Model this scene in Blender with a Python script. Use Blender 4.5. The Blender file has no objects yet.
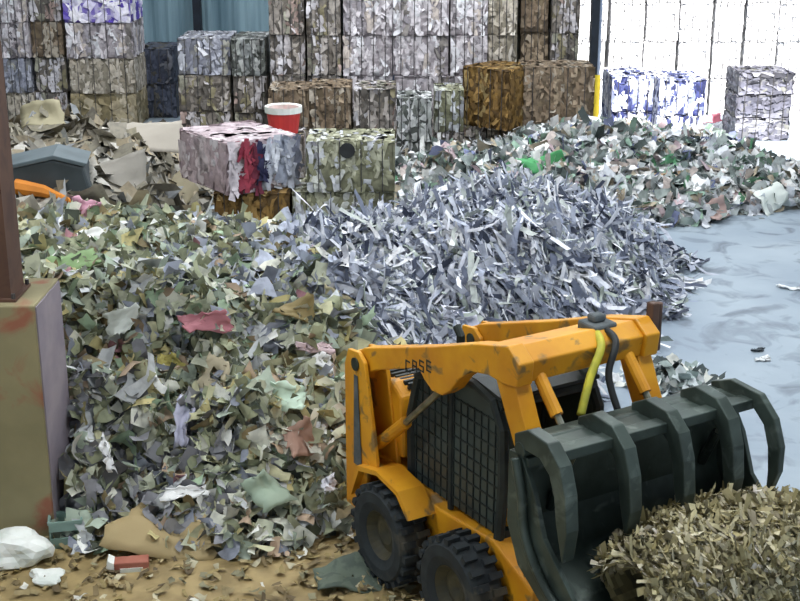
import bpy, math, random
import numpy as np
from mathutils import Vector, Matrix

C = bpy.context.scene.collection
random.seed(7)
PI = math.pi

# ---------------------------------------------------------------- camera model
CH, PITCH, FPX = 5.86, math.radians(18), 1300.0
FW = np.array([0, math.cos(PITCH), -math.sin(PITCH)])
UP = np.array([0, math.sin(PITCH), math.cos(PITCH)])
RT = np.array([1.0, 0, 0])
CO = np.array([0, 0, CH])


def ray(x, y):
    return FW * FPX + RT * (x - 400) + UP * (300.5 - y)


def ground(x, y, z=0.0):
    r = ray(x, y)
    return CO + r * ((z - CH) / r[2])


def at_depth(x, y, Y):
    r = ray(x, y)
    return CO + r * (Y / r[1])


def col(h):
    h = h.lstrip('#')
    c = [int(h[i:i + 2], 16) / 255 for i in (0, 2, 4)]
    return tuple(v / 12.92 if v <= .04045 else ((v + .055) / 1.055) ** 2.4 for v in c)


# ---------------------------------------------------------------- helpers
def link(o, parent=None):
    C.objects.link(o)
    if parent is not None:
        o.parent = parent
    return o


def tag(o, label=None, cat=None, group=None, kind=None):
    if label: o['label'] = label
    if cat: o['category'] = cat
    if group: o['group'] = group
    if kind: o['kind'] = kind
    return o


def empty(name, loc, rz=0, label=None, cat=None, group=None):
    o = bpy.data.objects.new(name, None)
    o.empty_display_size = .2
    link(o)
    o.location = Vector([float(v) for v in loc])
    o.rotation_euler = (0, 0, rz)
    return tag(o, label, cat, group)


class MB:
    """collects shapes; build() links them as one mesh object"""
    def __init__(s):
        s.v = []; s.f = []

    def add(s, vs, fs):
        n = len(s.v)
        s.v += [tuple(float(c) for c in v) for v in vs]
        s.f += [tuple(i + n for i in f) for f in fs]
        return s

    def box(s, x0, x1, y0, y1, z0, z1, M=None):
        vs = [Vector((x, y, z)) for x in (x0, x1) for y in (y0, y1) for z in (z0, z1)]
        if M: vs = [M @ v for v in vs]
        return s.add(vs, [(0, 1, 3, 2), (4, 6, 7, 5), (0, 4, 5, 1), (2, 3, 7, 6), (0, 2, 6, 4), (1, 5, 7, 3)])

    def prism(s, pts, y0, y1):
        """polygon of (x, z) points extruded along y"""
        n = len(pts)
        vs = [(p[0], y0, p[1]) for p in pts] + [(p[0], y1, p[1]) for p in pts]
        fs = [tuple(range(n)), tuple(range(2 * n - 1, n - 1, -1))]
        fs += [(i, i + n, (i + 1) % n + n, (i + 1) % n) for i in range(n)]
        return s.add(vs, fs)

    def tube(s, path, r, n=10, flat=None):
        path = [Vector(p) for p in path]
        rr = r if isinstance(r, (list, tuple)) else [r] * len(path)
        vs = []; fs = []
        t0 = (path[1] - path[0]).normalized()
        a = t0.orthogonal().normalized()
        for i, p in enumerate(path):
            t = (path[min(i + 1, len(path) - 1)] - path[max(i - 1, 0)]).normalized()
            a = (a - t * a.dot(t)).normalized()
            b = t.cross(a)
            for k in range(n):
                w = 2 * PI * k / n
                vs.append(p + (a * math.cos(w) + b * math.sin(w)) * rr[i])
        for i in range(len(path) - 1):
            for k in range(n):
                fs.append((i * n + k, i * n + (k + 1) % n, (i + 1) * n + (k + 1) % n, (i + 1) * n + k))
        fs.append(tuple(range(n - 1, -1, -1)))
        fs.append(tuple(range((len(path) - 1) * n, len(path) * n)))
        return s.add(vs, fs)

    def ring(s, prof, n=28, axis='y', c=(0, 0, 0)):
        """lathe a closed (radius, offset) profile about an axis"""
        m = len(prof); vs = []; fs = []
        for k in range(n):
            w = 2 * PI * k / n
            for r, o in prof:
                vs.append((c[0] + r * math.cos(w), c[1] + o, c[2] + r * math.sin(w)))
        for k in range(n):
            for j in range(m):
                fs.append((k * m + j, k * m + (j + 1) % m, ((k + 1) % n) * m + (j + 1) % m, ((k + 1) % n) * m + j))
        return s.add(vs, fs)

    def build(s, name, mat, parent=None, bevel=0, smooth=False, loc=None, rot=None):
        me = bpy.data.meshes.new(name)
        me.from_pydata(s.v, [], s.f)
        import bmesh
        bm = bmesh.new(); bm.from_mesh(me)
        bmesh.ops.recalc_face_normals(bm, faces=bm.faces)
        bm.to_mesh(me); bm.free()
        me.materials.append(mat)
        if smooth:
            me.polygons.foreach_set('use_smooth', [True] * len(me.polygons))
        o = bpy.data.objects.new(name, me)
        link(o, parent)
        if loc is not None: o.location = loc
        if rot is not None: o.rotation_euler = rot
        if bevel:
            b = o.modifiers.new('b', 'BEVEL'); b.width = bevel; b.segments = 2; b.limit_method = 'ANGLE'
        return o


def np_mesh(name, V, F, FC, mat):
    """V (n,3), F (m,4) quads, FC (m,3) linear colour of each face"""
    me = bpy.data.meshes.new(name)
    m = len(F)
    me.vertices.add(len(V)); me.vertices.foreach_set('co', np.asarray(V, np.float32).ravel())
    me.loops.add(m * 4); me.loops.foreach_set('vertex_index', np.asarray(F, np.int32).ravel())
    me.polygons.add(m)
    me.polygons.foreach_set('loop_start', np.arange(0, m * 4, 4, dtype=np.int32))
    me.polygons.foreach_set('loop_total', np.full(m, 4, np.int32))
    me.update(calc_edges=True)
    at = me.attributes.new('paper', 'FLOAT_COLOR', 'FACE')
    cc = np.ones((m, 4), np.float32); cc[:, :3] = FC
    at.data.foreach_set('color', cc.ravel())
    me.polygons.foreach_set('use_smooth', np.ones(m, bool))
    me.materials.append(mat)
    me.validate()
    return me


# ---------------------------------------------------------------- materials
def nodes(name):
    m = bpy.data.materials.new(name); m.use_nodes = True
    nt = m.node_tree; b = nt.nodes['Principled BSDF']
    return m, nt, b


def mix_noise(nt, c1, c2, scale, lo=.4, hi=.6, detail=5, vec=None, dist=0.0):
    tc = nt.nodes.new('ShaderNodeTexCoord')
    n = nt.nodes.new('ShaderNodeTexNoise'); n.inputs['Scale'].default_value = scale
    n.inputs['Detail'].default_value = detail; n.inputs['Distortion'].default_value = dist
    nt.links.new(vec or tc.outputs['Object'], n.inputs['Vector'])
    mr = nt.nodes.new('ShaderNodeMapRange')
    mr.inputs['From Min'].default_value = lo; mr.inputs['From Max'].default_value = hi
    nt.links.new(n.outputs['Fac'], mr.inputs['Value'])
    mx = nt.nodes.new('ShaderNodeMix'); mx.data_type = 'RGBA'
    for sk, c in ((6, c1), (7, c2)):
        if hasattr(c, 'links') or isinstance(c, bpy.types.NodeSocket): nt.links.new(c, mx.inputs[sk])
        else: mx.inputs[sk].default_value = (*c, 1)
    nt.links.new(mr.outputs['Result'], mx.inputs[0])
    return mx.outputs[2], n.outputs['Fac']


def bump(nt, b, fac, strength=.3, dist=.02):
    bp = nt.nodes.new('ShaderNodeBump'); bp.inputs['Strength'].default_value = strength
    bp.inputs['Distance'].default_value = dist
    nt.links.new(fac, bp.inputs['Height']); nt.links.new(bp.outputs['Normal'], b.inputs['Normal'])


def mottled(name, h1, h2, scale=3, rough=.7, metal=0, h3=None, s3=12, lo3=.58, hi3=.66, bs=.2, lo=.4, hi=.6):
    m, nt, b = nodes(name)
    c, f = mix_noise(nt, col(h1), col(h2), scale, lo, hi)
    if h3:
        c, f = mix_noise(nt, c, col(h3), s3, lo3, hi3, detail=6, dist=.6)
    nt.links.new(c, b.inputs['Base Color'])
    b.inputs['Roughness'].default_value = rough; b.inputs['Metallic'].default_value = metal
    bump(nt, b, f, bs)
    return m


def paper_material():
    m, nt, b = nodes('scrap paper')
    a = nt.nodes.new('ShaderNodeAttribute'); a.attribute_name = 'paper'
    dk = nt.nodes.new('ShaderNodeMix'); dk.data_type = 'RGBA'; dk.blend_type = 'MULTIPLY'; dk.inputs[0].default_value = 1
    nt.links.new(a.outputs['Color'], dk.inputs[6]); dk.inputs[7].default_value = (.74, .74, .75, 1)
    c, f = mix_noise(nt, a.outputs['Color'], dk.outputs[2], 9, .45, .62, detail=4)
    nt.links.new(c, b.inputs['Base Color'])
    b.inputs['Roughness'].default_value = .75
    bump(nt, b, f, .22, .02)
    return m


PAPER = paper_material()
M_yellow = mottled('worn yellow paint', '#dc9c1c', '#cc8816', 2.2, .5, 0, '#85683a', 5, .57, .66)
M_yellow2 = mottled('yellow hose sleeve', '#c9c03a', '#a8a638', 6, .6)
M_dark = mottled('dark greenish steel', '#222a26', '#303a34', 4, .5, .3, '#4a544e', 7, .6, .75)
M_bucket = mottled('bucket steel', '#343e39', '#46524c', 3, .45, .3, '#66716a', 5, .58, .72)
M_cab = mottled('cab guard steel', '#20282a', '#2c3534', 5, .6, .2)
M_rubber = mottled('tyre rubber', '#20262a', '#2b3235', 6, .85, 0, '#4d4a40', 4, .55, .7, .4)
M_rim = mottled('rim paint', '#4a4632', '#36362c', 6, .7)
M_chrome = mottled('cylinder rod', '#a0a090', '#80806c', 8, .3, .8)
M_glass = mottled('dusty cab window', '#3a4644', '#2b3433', 2, .35)
M_grey = mottled('grey rag', '#62686a', '#484f52', 5, .9)
M_black = mottled('black rubber hose', '#191b1c', '#26292a', 5, .6)
M_rust = mottled('rusty column paint', '#52392c', '#5f4232', 1.6, .8, 0, '#452e26', 4, .5, .7)
M_wire = mottled('baling wire', '#3c3a3c', '#4a4848', 5, .6, .3)
M_conc = mottled('mossy concrete', '#857e5e', '#938a68', 1.3, .9, 0, '#94604a', 1.6, .54, .64, .3)
M_beam = mottled('dark post steel', '#141a24', '#1e2632', 3, .5, .2)
M_yw = mottled('yellow post guard', '#d8c030', '#c9b02a', 4, .6)
M_roof = mottled('roof sheet', '#8c9296', '#7c8286', 1, .8)
M_sidewall = mottled('side wall sheet', '#7b8488', '#6b7478', 1, .8)


def floor_material():
    m, nt, b = nodes('concrete floor')
    tc = nt.nodes.new('ShaderNodeTexCoord')
    c, f = mix_noise(nt, col('#8b98a5'), col('#a3afb8'), .45, .35, .65, 6)
    c, f2 = mix_noise(nt, c, col('#6d7782'), 1.6, .52, .7, 8, dist=1.2)
    # ochre dust trampled over the near left part of the floor
    sp = nt.nodes.new('ShaderNodeSeparateXYZ'); nt.links.new(tc.outputs['Object'], sp.inputs[0])
    n = nt.nodes.new('ShaderNodeTexNoise'); n.inputs['Scale'].default_value = 1.1; n.inputs['Detail'].default_value = 6
    nt.links.new(tc.outputs['Object'], n.inputs['Vector'])

    def math_(op, a, b_):
        k = nt.nodes.new('ShaderNodeMath'); k.operation = op
        for i, v in enumerate((a, b_)):
            if isinstance(v, (int, float)): k.inputs[i].default_value = v
            else: nt.links.new(v, k.inputs[i])
        return k.outputs[0]
    nn = math_('MULTIPLY', math_('SUBTRACT', n.outputs['Fac'], .5), 3.0)
    gx = math_('ADD', sp.outputs['X'], nn)
    e1 = nt.nodes.new('ShaderNodeMapRange'); e1.inputs['From Min'].default_value = 2.6; e1.inputs['From Max'].default_value = 1.7
    nt.links.new(gx, e1.inputs['Value'])
    gy = math_('ADD', sp.outputs['Y'], nn)
    e2 = nt.nodes.new('ShaderNodeMapRange'); e2.inputs['From Min'].default_value = 13.5; e2.inputs['From Max'].default_value = 12.5
    nt.links.new(gy, e2.inputs['Value'])
    k = math_('MULTIPLY', e1.outputs['Result'], e2.outputs['Result'])
    d, f3 = mix_noise(nt, col('#a89264'), col('#85724a'), 3.5, .4, .62, 7)
    mx = nt.nodes.new('ShaderNodeMix'); mx.data_type = 'RGBA'
    nt.links.new(k, mx.inputs[0]); nt.links.new(c, mx.inputs[6]); nt.links.new(d, mx.inputs[7])
    nt.links.new(mx.outputs[2], b.inputs['Base Color'])
    b.inputs['Roughness'].default_value = .55
    bump(nt, b, f3, .25, .02)
    return m


M_floor = floor_material()


def wall_material():
    m, nt, b = nodes('blue corrugated sheet')
    tc = nt.nodes.new('ShaderNodeTexCoord')
    mp = nt.nodes.new('ShaderNodeMapping'); mp.inputs['Scale'].default_value = (1.6, 1, .12)
    nt.links.new(tc.outputs['Object'], mp.inputs[0])
    c, f = mix_noise(nt, col('#56707c'), col('#8aa4ae'), 1.0, .35, .65, 5, vec=mp.outputs[0])
    nt.links.new(c, b.inputs['Base Color']); b.inputs['Roughness'].default_value = .6
    return m


M_wall = wall_material()
M_skirt = mottled('dark wall base', '#39425a', '#49526a', 1, .8)

# ---------------------------------------------------------------- the building
def struct(name, mb, m, **k):
    o = mb.build(name, m, **k); o['kind'] = 'structure'; return o


struct('floor', MB().box(-22, 40, -4, 60, -.2, 0), M_floor)
# corrugated wall behind the bales
cw = MB(); xs = np.arange(-14, 4.6, .1); vs = []; fs = []
for i, x in enumerate(xs):
    y = 40 + (.05 if i % 4 in (0, 1) else 0)
    vs += [(x, y, 0), (x, y, 9.4)]
for i in range(len(xs) - 1): fs.append((2 * i, 2 * i + 2, 2 * i + 3, 2 * i + 1))
n0 = len(vs); vs += [(-14, 40.2, 0), (-14, 40.2, 9.4), (float(xs[-1]), 40.2, 0), (float(xs[-1]), 40.2, 9.4)]
fs.append((n0, n0 + 1, n0 + 3, n0 + 2)); cw.add(vs, fs)
struct('wall_back', cw, M_wall)
struct('baseboard_back', MB().box(-14, 4.4, 39.75, 39.95, 0, .75), M_skirt)
t = MB()
for px in (198,):
    X = at_depth(px, 30, 39.8)[0]
    t.box(X - .12, X + .12, 39.7, 39.95, .75, 9.4)
struct('trim_1', t, M_beam)
struct('wall_left', MB().box(-14.3, -14, 4, 40, 0, 9.4), M_sidewall)
struct('wall_right', MB().box(4.55, 4.75, 35.6, 40, 0, 9.4), M_sidewall)
struct('ceiling', MB().box(-20.3, 4.75, -14, 40.2, 9.4, 9.6).box(4.75, 34, -14, 17.2, 9.4, 9.6), M_roof)  # unseen roof, outline shaped to shade the inside and admit back-right sun

# column with its concrete footing at the left edge
e = empty('column', (-3.8, 11.15, 0), 0, 'rusty brown steel column on a stained concrete footing at the left edge', 'column')
cf = MB().box(-.75, .6, -.35, .5, 0, 2.3).build('concrete_footing', M_conc, e, bevel=.015)
sb = MB(); sb.box(-.55, .36, -.2, .2, 2.3, 9.3)
sb.build('steel_post', M_rust, e)
MB().box(.6, .612, -.33, .48, .0, 2.28).build('side_face', mottled('purple grey slab', '#857c86', '#968c92', 2, .9), e)['label'] = 'purplish grey side face'  # thin slab that colours this side of the footing purplish grey
pb = MB().box(-.6, .41, -.25, .25, 2.3, 2.325).build('base_plate', M_rust, e)
for sx in (-.57, .385):
    for sy in (-.22, .22):
        MB().tube([(sx, sy, 2.32), (sx, sy, 2.37)], .02, 6).build('bolt', M_wire, pb)
# dark post by the opening
P = ground(594, 148)
PX = float(at_depth(594, 60, 28.8)[0])
e = empty('post', (PX, 28.8, 0), 0, 'thin dark steel post with a yellow lower guard before the white bales', 'post')
MB().box(-.1, .06, -.12, .12, 0, 9.3).build('steel_post', M_beam, e)
MB().box(-.13, .13, -.16, -.125, .5, 1.75).build('yellow_guard', M_yw, e)
MB().box(.055, .12, -.1, .1, 0, 9.3).build('bluish_side', mottled('pale pipe', '#8a97ad', '#7a879f', 3, .5), e)  # pale bluish strip along the right side of the post

# ---------------------------------------------------------------- pile height field
CTRL = [  # pixel x, pixel y, height above floor
    # near foot of the left pile
    (-60, 515, 0), (20, 512, 0), (70, 508, 0), (110, 508, 0), (150, 508, 0), (190, 506, 0), (230, 520, 0), (270, 535, 0), (310, 545, 0), (350, 540, 0), (385, 500, 0), (420, 470, 0),
    # top of the steep face
    (-40, 345, 1.6), (80, 342, 1.6), (140, 345, 1.6), (200, 352, 1.6), (250, 366, 1.45), (300, 378, 1.25), (330, 385, 1.1), (360, 395, .75),
    (90, 430, .95), (200, 440, .9), (260, 460, .7), (310, 470, .55),
    # slope behind it
    (60, 270, 1.9), (150, 280, 1.85), (230, 300, 1.7), (300, 320, 1.5), (350, 330, 1.3), (400, 340, 1.0), (440, 360, .5),
    (40, 222, 2.05), (110, 215, 2.0), (180, 222, 1.9), (240, 232, 1.75), (300, 225, 1.55), (350, 222, 1.5), (400, 240, 1.5),
    (330, 265, 1.6), (400, 285, 1.2), (450, 310, .9), (500, 330, .6), (560, 325, .5), (480, 380, 0), (540, 370, 0), (600, 350, 0), (640, 330, 0),
    # the blue grey strips
    (380, 190, 1.45), (430, 178, 1.6), (490, 168, 1.7), (550, 175, 1.6), (600, 188, 1.35), (640, 215, .9), (450, 215, 1.65), (520, 215, 1.6), (580, 230, 1.3),
    (470, 260, 1.3), (530, 275, 1.1), (590, 285, .8), (640, 270, .5), (675, 255, .3), (715, 266, 0), (705, 285, 0), (680, 302, 0), (690, 245, .0), (660, 238, 0),
    # cardboard heap at the back left
    (60, 165, 1.9), (110, 165, 1.7), (160, 175, 1.6), (200, 190, 1.3), (20, 150, 1.8), (100, 135, 1.3), (150, 135, .8), (40, 125, 1.3), (-40, 130, 1.5), (200, 140, .4), (160, 118, .2), (40, 105, .6), (-60, 200, 2.1),
    (420, 150, .8), (450, 140, 1.0),
    (-60, 570, 0), (0, 560, 0), (60, 560, 0), (120, 560, 0), (180, 560, 0), (240, 570, 0), (300, 580, 0), (360, 590, 0), (20, 600, 0), (100, 600, 0), (200, 600, 0), (300, 601, 0), (60, 535, 0), (130, 530, 0), (200, 530, 0),
    (740, 248, 0), (760, 270, 0), (740, 300, 0), (720, 330, 0), (700, 360, 0), (790, 245, 0), (800, 300, 0), (660, 370, 0), (700, 315, 0), (780, 340, 0),
    # the coloured pile on the right
    (500, 135, 1.2), (540, 124, 1.4), (600, 121, 1.3), (650, 122, 1.25), (700, 132, 1.05), (740, 155, .7), (775, 170, .5), (810, 178, .4),
    (560, 155, 1.15), (620, 160, .95), (680, 170, .8), (740, 190, .45), (600, 195, .55), (660, 200, .4),
    (640, 230, 0), (680, 233, 0), (720, 233, 0), (760, 229, 0), (800, 222, 0), (850, 212, 0), (880, 170, .2),
    (480, 128, .5), (520, 117, .3), (580, 113, .2), (640, 116, .2), (700, 122, .1), (760, 146, 0), (800, 158, 0), (860, 150, 0),
]
CP = np.array([[*ground(a, b, c)[:2], c] for a, b, c in CTRL])
ZERO = [(x, 9.0) for x in np.arange(-8, 8, 1.0)] + [(x, 30.5) for x in np.arange(-10, 14, 1.5)] + \
       [(2.6 + .42 * k, 12.0 + k) for k in range(8)] + [(3.6, 14), (4.6, 15.5), (5.6, 17), (6.2, 19), (6.6, 21), (8, 20.5), (10, 21)]
CP = np.vstack([CP, [[a, b, 0] for a, b in ZERO],
                [(-3.6, 20.9, .5), (-2.9, 20.9, .0), (-2.2, 20.9, .0), (-1.5, 20.9, .5), (-.8, 20.9, .6), (-.1, 20.9, .65), (.5, 20.9, 1.1),
                 (-4.4, 20.6, .9), (-3.4, 19.6, .7), (-2.7, 20.4, .02), (-2.2, 20.3, .05), (-2.6, 19.6, .05), (-2.2, 19.4, .1), (-2.6, 18.4, .5), (-3.2, 20.2, .1), (-3.1, 19.4, .3), (-1.7, 19.2, .6), (-.9, 19, .9), (0, 19, 1.1), (-2.6, 17.6, .9), (-1.6, 17.6, 1.2), (-.7, 17.4, 1.25),
                 (-3, 22.5, .2), (-1.5, 22.6, .2), (-.2, 22.6, .3), (-3, 24, .2), (-1, 24, .2), (-3.5, 23.3, .1), (.6, 24.2, .5), (1.5, 25.8, .5)]])


def field(X, Y):
    X = np.asarray(X, float); Y = np.asarray(Y, float)
    num = np.zeros_like(X); den = np.zeros_like(X)
    for cx, cy, cz in CP:
        w = 1 / (((X - cx) ** 2 + ((Y - cy) * .8) ** 2 + .03) ** 2)
        num += w * cz; den += w
    z = num / den
    return z


GX0, GX1, GY0, GY1, GS = -9.5, 13.0, 9.4, 31.0, .1
gx = np.arange(GX0, GX1, GS); gy = np.arange(GY0, GY1, GS)
GXX, GYY = np.meshgrid(gx, gy)           # rows are y
rng = np.random.default_rng(3)


def vnoise(shape, cell, seed):
    r = np.random.default_rng(seed)
    h, w = shape
    gh, gw = int(h / cell) + 3, int(w / cell) + 3
    g = r.random((gh, gw))
    yy = np.arange(h) / cell; xx = np.arange(w) / cell
    y0 = yy.astype(int); x0 = xx.astype(int)
    fy = (yy - y0)[:, None]; fx = (xx - x0)[None, :]
    fy = fy * fy * (3 - 2 * fy); fx = fx * fx * (3 - 2 * fx)
    a = g[y0][:, x0]; b = g[y0][:, x0 + 1]; c = g[y0 + 1][:, x0]; d = g[y0 + 1][:, x0 + 1]
    return (a * (1 - fx) + b * fx) * (1 - fy) + (c * (1 - fx) + d * fx) * fy - .5


ZZ = field(GXX, GYY)
amp = np.clip(ZZ / .4, 0, 1)
ZZ = ZZ + amp * (vnoise(ZZ.shape, 9, 1) * .34 + vnoise(ZZ.shape, 4, 2) * .22 + vnoise(ZZ.shape, 2, 5) * .12)
ZZ = ZZ - .06 - amp * .13 * np.clip((GYY - 13.5) / 2, 0, 1) - amp * .12 * np.clip((GYY - 16) / 2, 0, 1) * (GXX > -3.6)
lx_ = (GXX - .4646) * math.cos(math.radians(-58.5)) + (GYY - 10.5125) * math.sin(math.radians(-58.5))
ly_ = -(GXX - .4646) * math.sin(math.radians(-58.5)) + (GYY - 10.5125) * math.cos(math.radians(-58.5))
ZZ[(lx_ > -.85) & (lx_ < 3.4) & (abs(ly_) < 1.2)] = -.06        # the loader stands on bare floor
ZZ[(GXX < -3.15) & (GXX > -4.6) & (GYY < 11.7) & (GYY > 10.75)] = -.06
ZZ[GYY > 29.1] = -.06
ZZ[(GXX > 1.5) & (GYY < 14.0)] = -.06
ZZ[(GXX > 2.1) & (GYY < 15.6)] = -.06
DZY, DZX = np.gradient(ZZ, GS)


def samp(A, x, y):
    i = np.clip((np.asarray(y) - GY0) / GS, 0, A.shape[0] - 1.01); j = np.clip((np.asarray(x) - GX0) / GS, 0, A.shape[1] - 1.01)
    i0 = i.astype(int); j0 = j.astype(int); fi = i - i0; fj = j - j0
    return (A[i0, j0] * (1 - fi) * (1 - fj) + A[i0 + 1, j0] * fi * (1 - fj) + A[i0, j0 + 1] * (1 - fi) * fj + A[i0 + 1, j0 + 1] * fi * fj)


def hit(px, py):
    r = ray(px, py); r = r / r[1]
    for Y in np.arange(9.5, 30.5, .03):
        p = CO + r * Y
        if p[2] <= max(0.0, float(samp(ZZ, np.array(p[0]), np.array(p[1])))):
            return p
    return ground(px, py)


def surf_normal(x, y):
    a = float(samp(DZX, np.array(x), np.array(y))); b = float(samp(DZY, np.array(x), np.array(y)))
    return Vector((-a, -b, 1)).normalized()


# region masks, in plan
def side(x, y, a, b):       # >0 to the left of the line a->b
    return (b[0] - a[0]) * (y - a[1]) - (b[1] - a[1]) * (x - a[0])


LAB = [hit(455, 345)[:2], hit(375, 300)[:2], hit(290, 235)[:2], hit(285, 200)[:2]]


def region(x, y):
    """0 mixed paper, 1 strips, 2 coloured, 3 cardboard"""
    x = np.asarray(x, float); y = np.asarray(y, float)
    wob = .35 * np.sin(x * 2.1 + y) + .25 * np.sin(y * 3.3)
    r = np.zeros(x.shape, int)
    r[(x + wob) > (-.75 + .0 * y) + np.clip((14.5 - y), -1, 9) * .35] = 1
    r[(y + wob * .6 > 21.9 - np.clip(x - 1.5, -3, 2) * .0) & (x > -1)] = 2
    r[(x > 4.9) & (y + .1 * x > 21.6)] = 2
    r[(y + wob * .6 > 16.2) & (x < -2.6)] = 3
    return r


RR = region(GXX, GYY)


def cols(*hx):
    return np.array([col(h) for h in hx])


def scatter(P, N, T, L, W, FC, rs, nu=4, nv=2, curl=.35, crump=.12):
    """paper pieces: P centres, N normals, T long directions, L x W sizes -> vertices, quads, colours"""
    n = len(P)
    N = N / np.linalg.norm(N, axis=1, keepdims=True)
    T = T - N * (T * N).sum(1, keepdims=True)
    T /= np.linalg.norm(T, axis=1, keepdims=True) + 1e-9
    B = np.cross(N, T)
    u = np.linspace(-.5, .5, nu + 1); v = np.linspace(-.5, .5, nv + 1)
    U, V = np.meshgrid(u, v, indexing='ij'); U = U.ravel(); V = V.ravel(); k = len(U)
    cu = rs.normal(0, curl, n)[:, None]; tw = rs.normal(0, .5, n)[:, None]
    bend = rs.normal(0, .35, n)[:, None]
    Z = (cu * (.12 - U * U * 2) * L[:, None] + tw * U * V * W[:, None] * 2 + rs.normal(0, crump, (n, k)) * np.minimum(L, W)[:, None])
    Y = (V * W[:, None] * (1 + .15 * rs.normal(0, 1, (n, k)))) + bend * U * U * L[:, None]
    X = U * L[:, None] * (1 + .08 * rs.normal(0, 1, (n, k)))
    VV = P[:, None, :] + X[..., None] * T[:, None, :] + Y[..., None] * B[:, None, :] + Z[..., None] * N[:, None, :]
    q = []
    for i in range(nu):
        for j in range(nv):
            a = i * (nv + 1) + j
            q.append((a, a + 1, a + nv + 2, a + nv + 1))
    q = np.array(q)
    F = (q[None] + (np.arange(n) * k)[:, None, None]).reshape(-1, 4)
    return VV.reshape(-1, 3), F, np.repeat(FC, len(q), axis=0)


def pile(name, reg, n, lrange, wrange, palette, weights, base, label, cat, seed, flow=0.0, tilt=.5, curl=.35, zoff=.05, nu=4, nv=2, tint=None):
    rs = np.random.default_rng(seed)
    mask = (RR == reg) & (ZZ > .0)
    ii, jj = np.nonzero(mask[:-1, :-1])
    # the heaped body under the loose pieces
    idx = -np.ones(ZZ.shape, int)
    need = np.zeros(ZZ.shape, bool)
    for a in (0, 1):
        for b in (0, 1): need[ii + a, jj + b] = True
    idx[need] = np.arange(need.sum())
    BV = np.stack([GXX[need], GYY[need], np.maximum(ZZ[need] - .03, .001)], 1)
    BF = np.stack([idx[ii, jj], idx[ii, jj + 1], idx[ii + 1, jj + 1], idx[ii + 1, jj]], 1)
    bc = cols(*base); BC = bc[rs.integers(0, len(bc), len(BF))]
    # loose pieces, more of them where the heap is steep
    area = np.sqrt(1 + DZX[ii, jj] ** 2 + DZY[ii, jj] ** 2)
    near = 1.0
    pr = area * near; pr /= pr.sum()
    pk = rs.choice(len(ii), n, p=pr)
    x = GXX[ii[pk], jj[pk]] + rs.random(n) * GS; y = GYY[ii[pk], jj[pk]] + rs.random(n) * GS
    z = samp(ZZ, x, y)
    dx = samp(DZX, x, y); dy = samp(DZY, x, y)
    N = np.stack([-dx, -dy, np.ones(n)], 1); N /= np.linalg.norm(N, axis=1, keepdims=True)
    P = np.stack([x, y, z], 1) + N * (rs.random(n)[:, None] * zoff * 2 - zoff * .3)
    N2 = N + rs.normal(0, tilt, (n, 3))
    T = rs.normal(0, 1, (n, 3)); T /= np.linalg.norm(T, axis=1, keepdims=True)
    if flow:
        s = -np.stack([dx, dy, dx * dx + dy * dy], 1); s /= np.linalg.norm(s, axis=1, keepdims=True) + .05
        s += np.array([.25, -.35, 0])
        T = T * (1 - flow) + s * flow
    L = rs.uniform(*lrange, n) * np.exp(rs.normal(0, .25, n)); W = rs.uniform(*wrange, n) * np.exp(rs.normal(0, .2, n))
    pal = cols(*palette); w = np.array(weights, float); w /= w.sum()
    ci = rs.choice(len(pal), n, p=w)
    FC = pal[ci] * rs.uniform(.7, 1.15, n)[:, None]
    if tint is not None: FC = tint(x, y, FC, rs)
    P[:, 2] = np.maximum(P[:, 2], .03)
    PV, PF, PC = scatter(P, N2, T, L, W, np.clip(FC, 0, .95), rs, nu, nv, curl)
    PV[:, 2] = np.maximum(PV[:, 2], .002)
    V = np.vstack([BV, PV]); F = np.vstack([BF, PF + len(BV)]); FCc = np.vstack([BC, PC])
    o = bpy.data.objects.new(name, np_mesh(name, V, F, FCc, PAPER)); link(o)
    return tag(o, label, cat, kind='stuff')


def tint_mixed(x, y, FC, rs):
    # the heap turns bluish white towards the strips and darker on the cut face
    k = np.clip((x + 3.2) / 3.0, 0, 1) * np.clip((y - 12.5) / 1.5, 0, 1)
    blue = cols('#c9cfe0')[0] * rs.uniform(.45, 1.05, len(x))[:, None]
    sel = (rs.random(len(x)) < k * .7)[:, None]
    FC = np.where(sel, blue, FC)
    # some pieces turn darker grey in the lower left of the cut face
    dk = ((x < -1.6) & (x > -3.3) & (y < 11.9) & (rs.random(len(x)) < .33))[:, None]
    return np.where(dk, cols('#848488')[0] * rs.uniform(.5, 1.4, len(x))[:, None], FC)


pile('mixed_paper_heap', 0, 19000, (.13, .34), (.06, .17),
     ['#dcdccc', '#c6c9b0', '#a8ac8c', '#b8b692', '#cfd2d2', '#83886c', '#a8b4a2', '#bda58c', '#c9bd86', '#a8bfa0', '#c08c94', '#5a6052', '#eeeee6', '#9a9fac', '#8d7e5a'],
     [10, 11, 10, 8, 8, 7, 7, 3, 3, 4, .5, 4, 5, 5, 4], ['#66685c', '#727464', '#585c50', '#7c7964'],
     'big loose heap of mixed greenish and beige scrap paper on the left, behind the loader', 'paper heap', 11, tilt=.6, zoff=.07, tint=tint_mixed)
pile('paper_strip_heap', 1, 19000, (.2, .6), (.025, .075),
     ['#e6e8f0', '#ccd0dc', '#aeb4c4', '#8e95a8', '#666d80', '#3e4558', '#d2d8d2', '#a4aea4', '#f4f4f6'],
     [10, 11, 10, 8, 6, 4, 5, 4, 6], ['#525866', '#626876', '#444a58'],
     'blue grey heap of long cut paper strips in the middle, spilling onto the bare floor', 'paper heap', 12, flow=.55, tilt=.5, curl=.25, zoff=.08, nu=6, nv=1)
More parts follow.
